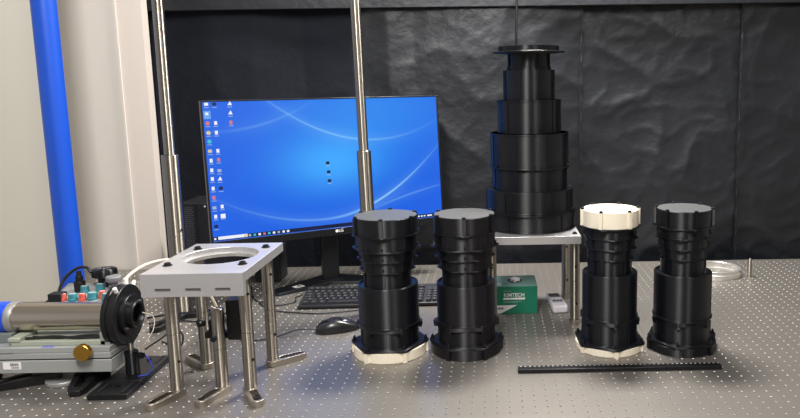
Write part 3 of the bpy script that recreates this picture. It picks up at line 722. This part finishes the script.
b = MB(); b.lathe([(0, -.241), (.0330, -.241), (.0345, -.239), (.0345, -.231), (.0320, -.226), (0, -.226)], 48, tubeM); b.build('collar', 'tube_collar', ls)
b = MB(); b.lathe([(0, -.300), (.0300, -.300), (.0340, -.296), (.0340, -.245), (.0325, -.241), (0, -.241)], 48, tubeM); b.build('end_cap', 'blue_cap', ls)
b = MB(); b.box(-.262, -.226, .030, .095, .0905, .1120); b.build('cradle', 'grey_enamel_dark', ls, bevel=0.002)
b = MB(); b.box(-.026, -.006, .012, .088, .0905, .1180); b.build('bracket', 'grey_enamel', ls, bevel=0.001)
kn = MB(); kn.lathe([(0, 0), (.005, 0), (.005, .006), (.0165, .006), (.0178, .0075), (.0178, .017), (.0165, .0185), (0, .0185)], 40, T(-.0500, 0.0, .0835) @ AY); kn.build('adjusting_knob', 'brass', ls)
b = MB(); b.box(-.228, -.190, -.0006, 0, .0440, .0600); lb = b.build('label_plate', 'sticker', ls, smooth=0)
b = MB()
xx = -.213
for wd in (1, 2, 1, 3, 1, 1, 2, 1, 2, 1): b.box(xx, xx + wd*.0007, -.0008, -.0005, .0510, .0575); xx += wd*.0007 + .0008
b.box(-.211, -.195, -.0008, -.0005, .0465, .0485); b.build('label_print', 'dark_print', lb, smooth=0)
b = MB(); b.box(-.145, -.120, .001, .010, .0905, .0908); b.build('tape_mark', 'tape_blue', ls, smooth=0)
b = MB(); b.tube(curve([(-.19, .022, .1035), (-.13, .026, .106), (-.08, .022, .1035), (-.03, .024, .105)]), .0028, 8); b.tube(curve([(-.18, .032, .104), (-.12, .024, .1035), (-.06, .030, .106), (-.03, .032, .104)]), .0024, 8); b.build('cable_bundle', 'cable_black', ls)
def foot_fork(Mx, L, w0, w1, h0, h1):
    # sloping cast foot with a long slot, thick at the root and low at the tip
    n = 6; out = [(0, -w0), (L - .014, -w1), (L, -w1*.5), (L, w1*.5), (L - .014, w1), (0, w0)]
    inn = [(L*.35, -w1*.45), (L - .026, -w1*.45), (L - .018, -w1*.25), (L - .018, w1*.25), (L - .026, w1*.45), (L*.35, w1*.45)]
    hz = lambda x: h0 + (h1 - h0)*x/L
    vs = [(x, y, 0) for x, y in out] + [(x, y, 0) for x, y in inn] + [(x, y, hz(x)) for x, y in out] + [(x, y, hz(x)) for x, y in inn]
    fs = []
    for i in range(n):
        j = (i + 1) % n
        fs += [(n + i, n + j, j, i), (2*n + i, 2*n + j, 3*n + j, 3*n + i), (i, j, 2*n + j, 2*n + i), (n + i, 3*n + i, 3*n + j, n + j)]
    b = MB(); b.add(vs, fs, Mx); return b.build('foot_fork', 'black_metal', ls, bevel=0.0015)
foot_fork(T(-.078, .070, 0, -1.38), .118, .030, .018, .030, .013); foot_fork(T(-.140, .055, 0, -2.66), .160, .024, .014, .026, .012)
b = MB(); b.cyl(.020, 0, .0345, 28, M=T(-.060, .060, 0)); b.cyl(.020, 0, .0345, 28, M=T(-.30, .060, 0)); b.build('pedestal', 'black_metal', ls)
b = MB(); b.cyl(.036, 0, .010, 36, .002, M=T(-.125, .035, 0)); b.build('disc_foot', 'tube_collar', ls)

# ring mount on post with base plate
rm = thing('ring_mount', 'black ring optic mount on a post and slotted black base plate', 'optic mount', (-0.822, 0.045, 0))
RX = T(0, .017, .1400)
rg = RX @ AX
def ring(b, ro, ri, xa, xb, M_): b.lathe([(ri, xa), (ro - .001, xa), (ro, xa + .001), (ro, xb - .001), (ro - .001, xb), (ri, xb), (ri, xa)], 56, M_)
b = MB(); ring(b, .0665, .030, -.034, -.024, rg); b.build('rear_ring', 'black_metal', rm)
b = MB(); ring(b, .0640, .030, -.024, -.019, rg); ring(b, .0665, .028, -.019, -.006, rg); b.build('front_ring', 'black_metal', rm)
b = MB(); ring(b, .045, .026, -.006, .002, rg); b.build('retaining_ring', 'black_metal', rm)
b = MB(); b.lathe([(.024, -.008), (.030, -.008), (.030, .013), (.0285, .0145), (.025, .0145), (.024, .013), (.024, -.008)], 48, rg); b.lathe([(0, -.004), (.0245, -.004), (.0245, -.002), (0, -.002)], 32, rg); b.build('optic_barrel', 'black_metal', rm)
for i in range(4):
    a = .6 + i*PI/2
    b = MB(); b.cyl(.0022, -.006, .006, 10, M=RX @ T(0, .038*math.cos(a), .038*math.sin(a)) @ AX); b.build('screw', 'steel', rm)
for a in (1.1, 1.75, 2.2):
    b = MB(); b.cyl(.0042, .066, .078, 14, M=RX @ T(-.013, 0, 0) @ Matrix.Rotation(PI/2 - a, 4, 'X')); b.build('thumb_screw', 'sticker', rm)
b = MB(); b.cyl(.006, .060, .0800, 20); b.build('rod', 'steel', rm)
b = MB(); b.cyl(.0140, .013, .064, 28, .001); b.build('post_holder', 'black_plastic', rm)
b = MB(); b.cyl(.0045, 0, .018, 12, M=T(.010, 0, .056, -.5) @ AX); b.cyl(.0065, .012, .022, 14, M=T(.010, 0, .056, -.5) @ AX); b.build('clamp_screw', 'black_bolt', rm)
Mb = T(0, 0, 0, .02)
b = MB(); b.box(-.042, .038, -.108, -.040, 0, .012, Mb); b.build('base_plate', 'black_metal', rm, bevel=0.001)
b = MB(); b.box(-.042, .038, -.040, .100, 0, .0125, Mb); b.build('base_plate', 'black_metal', rm, bevel=0.001)
for x_, ya, yb in ((-.026, -.100, -.050), (.024, -.100, -.050), (-.026, .05, .092), (.024, .05, .092)):
    b = MB(); b.box(x_ - .0035, x_ + .0035, ya, yb, .0124, .0132, Mb); b.build('slot', 'black_rubber', rm)
for x_, y_ in ((0, -.065), (0, .075)):
    b = MB(); b.cyl(.0048, .0120, .0160, 14, M=Mb @ T(x_, y_, 0)); b.build('bolt', 'black_bolt', rm)
cable('fine pale wire looping from the ring mount barrel', [(-.79, .045, .150), (-.775, .06, .135), (-.772, .05, .110), (-.785, .04, .085), (-.80, .05, .07)], .0010, 'cable_white')
cable('thin blue wire curling beside the post holder', [(-.800, .046, .056), (-.785, .040, .050), (-.775, .035, .030), (-.782, .03, .0155), (-.80, .022, .0145)], .0013, 'cable_blue')
cable('black cable looping from the ring mount to the table behind', [(-.80, .06, .06), (-.775, .085, .075), (-.76, .12, .085), (-.765, .17, .05), (-.80, .22, .004), (-.86, .26, .003)], .0022, 'cable_black')
cable('upper black cable running from ring mount up behind the stand', [(-.790, .065, .130), (-.765, .12, .120), (-.75, .22, .09), (-.74, .36, .04), (-.76, .52, .004), (-.80, .66, .004)], .0026, 'cable_black')
cable('lower black cable running from ring mount up behind the stand', [(-.790, .070, .115), (-.77, .12, .105), (-.745, .24, .06), (-.72, .40, .012), (-.74, .56, .004), (-.80, .74, .004)], .0024, 'cable_black')

# control box behind the tube
cbx = thing('control_box', 'grey control box with teal and red knobs behind the steel tube', 'control box', (-1.082, 0.33, 0))
b = MB(); b.add([(-.075, -.05, 0), (.085, -.05, 0), (.085, .06, 0), (-.075, .06, 0), (-.075, -.05, .098), (.085, -.05, .098), (.085, .06, .122), (-.075, .06, .122)],
      [(0, 3, 2, 1), (4, 5, 6, 7), (0, 1, 5, 4), (1, 2, 6, 5), (2, 3, 7, 6), (3, 0, 4, 7)]); b.build('housing', 'control_grey', cbx, bevel=0.002)
for x_, y_, c_, rr in ((-.012, -.030, 'teal', .011), (.012, -.030, 'red_button', .0085), (.034, -.024, 'teal', .012), (.056, -.018, 'red_button', .0085), (-.036, -.030, 'red_button', .0075), (.072, -.030, 'teal', .010), (-.004, .010, 'teal', .010), (.03, .02, 'teal', .010)):
    zb = .098 + (y_ + .05)*.218
    b = MB(); b.lathe([(0, zb - .002), (rr*1.15, zb - .002), (rr*1.15, zb + .004), (rr, zb + .005), (rr*.92, zb + .016), (0, zb + .016)], 20, T(x_, y_, 0)); o = b.build('button', c_, cbx)
    b = MB(); b.box(-rr*.7, rr*.7, -.0012, .0012, zb + .016, zb + .0168, T(x_, y_, 0)); b.build('button_mark', 'sticker', o)
b = MB(); b.lathe([(0, .112), (.016, .112), (.016, .142), (.029, .144), (.031, .147), (.031, .160), (.028, .163), (.020, .1645), (0, .1655)], 36, T(.030, .045, 0)); kn2 = b.build('knob', 'black_plastic', cbx)
b = MB()
for i in range(6): b.box(.006, .018, -.0016, .0016, .1652, .1660, T(.030, .045, 0, i*PI/3))
b.build('knob_mark', 'grey_print', kn2, smooth=0)
b = MB(); b.cyl(.0135, .108, .138, 20, .001, M=T(-.022, .02, 0)); b.cyl(.009, .138, .152, 16, .001, M=T(-.022, .02, 0)); b.cyl(.006, .152, .164, 14, M=T(-.022, .02, 0)); b.build('connector', 'black_rubber', cbx)
b = MB(); b.box(-.070, -.036, -.040, -.012, .100, .121); b.build('connector', 'black_rubber', cbx, bevel=0.002)
b = MB(); b.lathe([(0, .136), (.018, .136), (.0195, .139), (.0195, .147), (.017, .150), (0, .150)], 28, T(.066, .022, 0)); b.cyl(.008, .104, .136, 16, M=T(.066, .022, 0)); b.build('dial', 'grey_print', cbx)
cable('thick black cable arching over the tube in front of the blue pipe', [(-1.072, .35, .160), (-1.085, .355, .172), (-1.115, .36, .168), (-1.145, .35, .140), (-1.152, .33, .100), (-1.15, .31, .05), (-1.14, .28, .004)], .0038, 'cable_black')
cable('short black lead entering the black plug behind the tube', [(-1.118, .305, .112), (-1.140, .30, .110), (-1.165, .29, .090), (-1.175, .28, .05), (-1.17, .25, .004)], .0036, 'cable_black')
cable('cream cable rising from the ring mount towards the plate stand', [(-.845, .085, .210), (-.842, .12, .220), (-.835, .18, .224), (-.820, .26, .212), (-.80, .34, .17), (-.79, .40, .08), (-.79, .46, .004)], .0036, 'cable_white')
